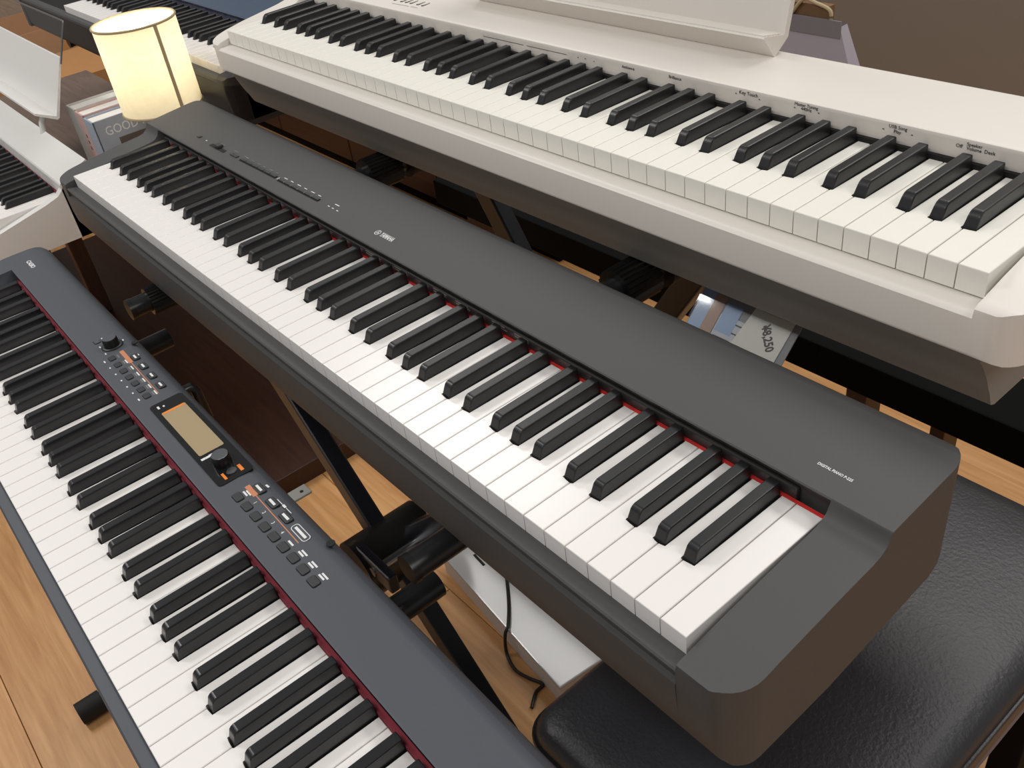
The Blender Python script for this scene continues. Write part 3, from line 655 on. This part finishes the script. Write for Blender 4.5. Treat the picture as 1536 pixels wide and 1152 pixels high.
for f in ((0, 1, 5, 4), (2, 6, 7, 3), (0, 4, 6, 2), (1, 3, 7, 5), (0, 2, 3, 1), (4, 5, 7, 6)): bm.faces.new([va[i] for i in f])
link('shade_seam', bm, 'rope', sh, (0, 0, 0))
link('lamp_base', lathe(bmesh.new(), (0, 0, 0), [(0.055, 0.0), (0.055, 0.012), (0.045, 0.018), (0.012, 0.024), (0.010, z0 + 0.06)], 36), 'metal', Lm, smooth=True)
link('bulb', lathe(bmesh.new(), (0, 0, z0 + 0.06), [(0.012, 0.0), (0.014, 0.02), (0.026, 0.045), (0.028, 0.06), (0.020, 0.08), (0.004, 0.088)], 24), 'bulb', Lm, smooth=True)
pl2 = bpy.data.lights.new('lamp_glow', 'POINT'); pl2.energy = 7.5; pl2.color = (1, 0.955, 0.87); pl2.shadow_soft_size = 0.03
lo = bpy.data.objects.new('lamp_glow', pl2); C.objects.link(lo); lo.parent = Lm; lo.location = (0, 0, z1 - 0.045)
def book(label, x0, x1, y0, y1, h, cov, page='paper_white'):
    t = thing('book', label, 'book', ((x0 + x1) / 2, (y0 + y1) / 2, ZT)); hx, hy = (x1 - x0) / 2, (y1 - y0) / 2; c = 0.003
    link('front_cover', bx(hx - c, hx, -hy, hy, 0, h, 0.0006, 1), cov, t)
    link('back_cover', bx(-hx, -hx + c, -hy, hy, 0, h, 0.0006, 1), cov, t)
    link('spine', bx(-hx, hx, -hy - 0.001, -hy + c, 0, h, 0.0008, 1), cov, t)
    link('page_block', bx(-hx + c, hx - c, -hy + c, hy - 0.004, 0.003, h - 0.004), page, t)
    return t, hx, hy
HB = 0.214
b1, _, _ = book('pale grey hardback at the outer end of the row of books', -0.632, -0.580, 0.166, 0.335, HB, 'book_grey')
b2, hx, hy = book('pink hardback between the grey and blue books', -0.579, -0.530, 0.166, 0.335, HB - 0.002, 'book_pink')
for i in range(12):
    if i % 4 != 3: link('print_mark', bx(-0.004, 0.004, -hy - 0.0014, -hy - 0.0010, 0.03 + i * 0.013, 0.037 + i * 0.013), 'book_dark', b2)
b3, hx, hy = book('blue hardback with GOOD lettering on its cover', -0.529, -0.478, 0.166, 0.345, HB - 0.006, 'book_blue')
text('GOOD N', 0.026, b3, (hx, -hy + 0.018, HB - 0.032), (0, 1, 0), (1, 0, 0), 'print_white', squeeze=0.86)
link('cover_picture', bx(hx, hx + 0.0004, -hy + 0.040, hy - 0.004, 0.05, HB - 0.050), 'book_dark', b3)
for i in range(3): link('picture_square', bx(hx + 0.0004, hx + 0.0007, -hy + 0.060 + i * 0.028, -hy + 0.082 + i * 0.028, HB - 0.082, HB - 0.064), 'paper_white', b3)

# ------------------------------------------------------------------ things on the floor
Bd = tag(link('low_platform', bx(-1.62, -0.04, 0.09, 0.40, 0.0, 0.045, 0.003), 'cabinet_wood'), 'long dark brown wooden platform board on the floor beneath the stands', 'platform')
WB = thing('storage_case', 'low glossy white case lying on the floor under the charcoal piano', 'case', (0.60, 0.30, 0), R_(-6))
link('body', bx(-0.21, 0.16, -0.062, 0.05, 0.0, 0.046, 0.003), 'white_matte', WB)
link('lid', bx(-0.213, 0.163, -0.064, 0.052, 0.046, 0.052, 0.002), 'white_gloss', WB)
link('handle_slot', bx(-0.165, -0.130, -0.02, -0.015, 0.0515, 0.0525), 'black_matte', WB)
P = [wpl(758, 848, 2, 0.058), wpl(763, 900, 2, 0.058)]
q = wpl(766, 935, 2, 0.058); ye = 0.236 - (q.x - 0.60) * 0.105
P += [Vector((q.x, ye + 0.003, 0.0585)), Vector((q.x + 0.003, ye - 0.008, 0.046)), Vector((q.x + 0.006, ye - 0.014, 0.006))]
P += [wpl(x, y_, 2, 0.004) + Vector((0, -0.012, 0)) for x, y_ in ((780, 997), (800, 1010), (818, 1017), (822, 1022), (812, 1032), (806, 1055))]
P = [(p.x, p.y, max(p.z, 0.004)) for p in P]
tag(link('power_cable', tube(bmesh.new(), spline(P, 8), 0.0030, 8), 'cable', smooth=True), 'thin black cable trailing onto the floor across the white case', 'cable')
# narrow black bench under the white piano
N = thing('narrow_bench', 'narrow black wooden bench on brown legs behind the charcoal piano', 'bench', (0.75, 0.74, 0))
link('seat_board', bx(-0.85, 0.85, -0.05, 0.053, H - 0.355, H - 0.300, 0.003), 'black_paint', N)
for x0, x1, y0 in ((0.905, 0.937, -0.045), (1.028, 1.049, -0.03), (0.0, 0.03, -0.045), (1.52, 1.55, -0.045)):
    link('leg', bx(x0 - 0.75, x1 - 0.75, y0, y0 + 0.045, 0, H - 0.354, 0.002), 'leg_wood', N)
# price card leaning under the white piano
a, b, c, d = wpl(1062, 432, 1, 0.35), wpl(1200, 492, 1, 0.35), wpl(1164, 553, 1, 0.316), wpl(1030, 493, 1, 0.318)
up = ((a - d) + (b - c)) * 0.5; upn = up.normalized(); rt = ((b - a) + (c - d)) * 0.5; rt.x, rt.y = rt.length, 0; rt = Vector((1, 0, 0)); nrm = rt.cross(upn)
org = (d + c) * 0.5
PC = thing('price_card', 'laminated price card in an acrylic holder hanging below the white piano', 'card', tuple(org))
mrot = Matrix((rt, upn, nrm)).transposed().to_euler(); PC.rotation_euler = mrot
hwid = 0.060; lo_, hi_ = -0.055, up.length + 0.030
link('acrylic_holder', bx(-hwid, hwid, lo_, hi_, 0.0012, 0.0022), 'acrylic', PC)
link('backing_sheet', bx(-hwid + 0.001, hwid - 0.001, lo_, hi_, -0.001, 0.0), 'card_grey', PC)
link('blue_margin', bx(-hwid + 0.002, -0.030, lo_, hi_, 0.0, 0.0003), 'card_blue', PC)
link('photo_block', bx(-0.042, -0.028, -0.004, hi_, 0.0003, 0.0005), 'card_tan', PC)
link('photo_block', bx(-0.027, 0.006, lo_, 0.028, 0.0003, 0.0005), 'card_white', PC)
link('photo_block', bx(0.002, 0.030, lo_, -0.004, 0.0003, 0.0006), 'card_tan', PC)
link('photo_block', bx(-0.026, -0.006, 0.010, 0.040, 0.0005, 0.0007), 'card_blue', PC)
for i in range(7): link('print_line', bx(-0.024, 0.004 - 0.004 * (i % 3), 0.022 - i * 0.009, 0.0235 - i * 0.009, 0.0005, 0.0006), 'print_dark', PC)
tg = link('price_tag', prism([(-0.002, 0.0), (0.050, -0.030), (0.052, 0.055), (0.008, 0.060)], 0.0006, 0.0009), 'paper_white', PC)
text('\u00a58,250', 0.0125, tg, (0.024, 0.034, 0.0009), (0.62, -0.78, 0), (0, 0, 1), 'print_dark', bold=0.0004, squeeze=0.8)
link('print_line', bx(0.014, 0.045, 0.046, 0.049, 0.0009, 0.0010), 'print_grey', PC)
# bag on a cabinet by the wall
Cb = thing('storage_cabinet', 'taupe storage cabinet by the wall with a paper bag on top', 'cabinet', (0.15, 1.66, 0))
link('body', bx(-0.30, 0.45, -0.30, -0.06, 0.05, 0.50, 0.004), 'table_wood', Cb)
link('plinth', bx(-0.28, 0.43, -0.27, -0.08, 0.0, 0.051), 'black_paint', Cb)
for s in (-0.29, 0.08): 
    o = link('door', bx(s, s + 0.36, -0.316, -0.300, 0.07, 0.48, 0.003), 'table_wood', Cb); link('handle', bx(s + 0.17, s + 0.195, -0.326, -0.3155, 0.38, 0.44, 0.003), 'metal', o, (0, 0, 0))
PBY = 1.40
g0, g1, g2 = wpl(1180, 36, 1, PBY), wpl(1251, 45, 1, PBY), wpl(1266, 97, 1, PBY)
PB = thing('paper_bag', 'pale lavender paper bag with rope handle on the cabinet by the wall', 'bag', (0, PBY, 0.5))
xl = g0.x - 0.10; zt = g1.z - 0.5
slope = (g2.x - g1.x) / max(1e-3, (g1.z - g2.z)); xb = g1.x + slope * zt
bm = bmesh.new()
vv = [bm.verts.new(v) for v in ((xl - 0.03, 0, 0), (xb, 0, 0), (g1.x, 0.02, zt), (xl, 0.02, zt), (xl - 0.03, 0.05, 0), (xb, 0.05, 0), (g1.x, 0.045, zt), (xl, 0.045, zt))]
for f in ((0, 1, 2, 3), (1, 5, 6, 2), (5, 4, 7, 6), (4, 0, 3, 7), (0, 4, 5, 1)): bm.faces.new([vv[i] for i in f])
link('bag_body', bm, 'paper_lavender', PB)
link('clear_tape', bx(xl, g1.x + 0.004, 0.016, 0.0195, zt - 0.022, zt + 0.012), 'card_grey', PB)
h0, h1 = wpl(1196, 6, 1, PBY), wpl(1236, 30, 1, PBY)
link('rope_handle', tube(bmesh.new(), spline([(h0.x - 0.03, 0.02, h0.z - 0.5 - 0.03), (h0.x, 0.02, h0.z - 0.5 + 0.004), ((h0.x + h1.x) / 2, 0.02, h0.z - 0.5), (h1.x, 0.02, h1.z - 0.5 + 0.012), (h1.x + 0.002, 0.02, zt)], 6), 0.004, 8), 'rope', PB, smooth=True)
link('contents_box', bx(xl + 0.005, h1.x - 0.005, 0.024, 0.042, 0.02, h0.z - 0.5 - 0.004), 'cardboard_dark', PB)
# cartons at the far left
def carton(label, x0, x1, y0, y1, z0, z1, rz=0.0, open_=True, m='cardboard'):
    cx, cy = (x0 + x1) / 2, (y0 + y1) / 2; hx, hy, h = (x1 - x0) / 2, (y1 - y0) / 2, z1 - z0; w_ = 0.006
    t = thing('cardboard_box', label, 'box', (cx, cy, z0), rz)
    link('bottom', bx(-hx, hx, -hy, hy, 0, w_), m, t)
    for p_ in ((-hx, hx, -hy, -hy + w_), (-hx, hx, hy - w_, hy), (-hx, -hx + w_, -hy + w_, hy - w_), (hx - w_, hx, -hy + w_, hy - w_)):
        link('side', bx(p_[0], p_[1], p_[2], p_[3], w_, h), m, t)
    if not open_: link('lid', bx(-hx, hx, -hy, hy, h, h + w_), m, t)
    return t
carton('closed dark cardboard box under the open one behind the side table', -2.75, -2.30, 0.34, 0.80, 0.0, 0.30, open_=False, m='cardboard_dark')
carton('open cardboard box stacked on a darker box behind the side table', -2.72, -2.33, 0.36, 0.78, 0.3062, 0.54)
carton('closed cardboard box on the floor at the end of the side table', -2.17, -1.78, 0.42, 0.74, 0.0, 0.48, open_=False)
carton('small cardboard box on the floor in front of the dark cabinet', -0.97, -0.76, 0.98, 1.10, 0.0, 0.06, open_=False)
K = thing('low_cabinet', 'dark brown wooden cabinet standing behind the stands', 'cabinet', (-1.35, 1.33, 0))
link('body', bx(-1.05, 1.06, -0.16, 0.18, 0.04, 0.60, 0.003), 'cabinet_wood', K)
link('plinth', bx(-1.03, 1.04, -0.145, 0.17, 0.0, 0.041), 'black_paint', K)
for i in range(4):
    x = -1.045 + i * 0.525; o = link('door', bx(x, x + 0.52, -0.178, -0.160, 0.055, 0.59, 0.003), 'cabinet_wood', K)
    link('handle', bx(x + 0.24, x + 0.28, -0.188, -0.177, 0.48, 0.50, 0.002), 'metal', o, (0, 0, 0))
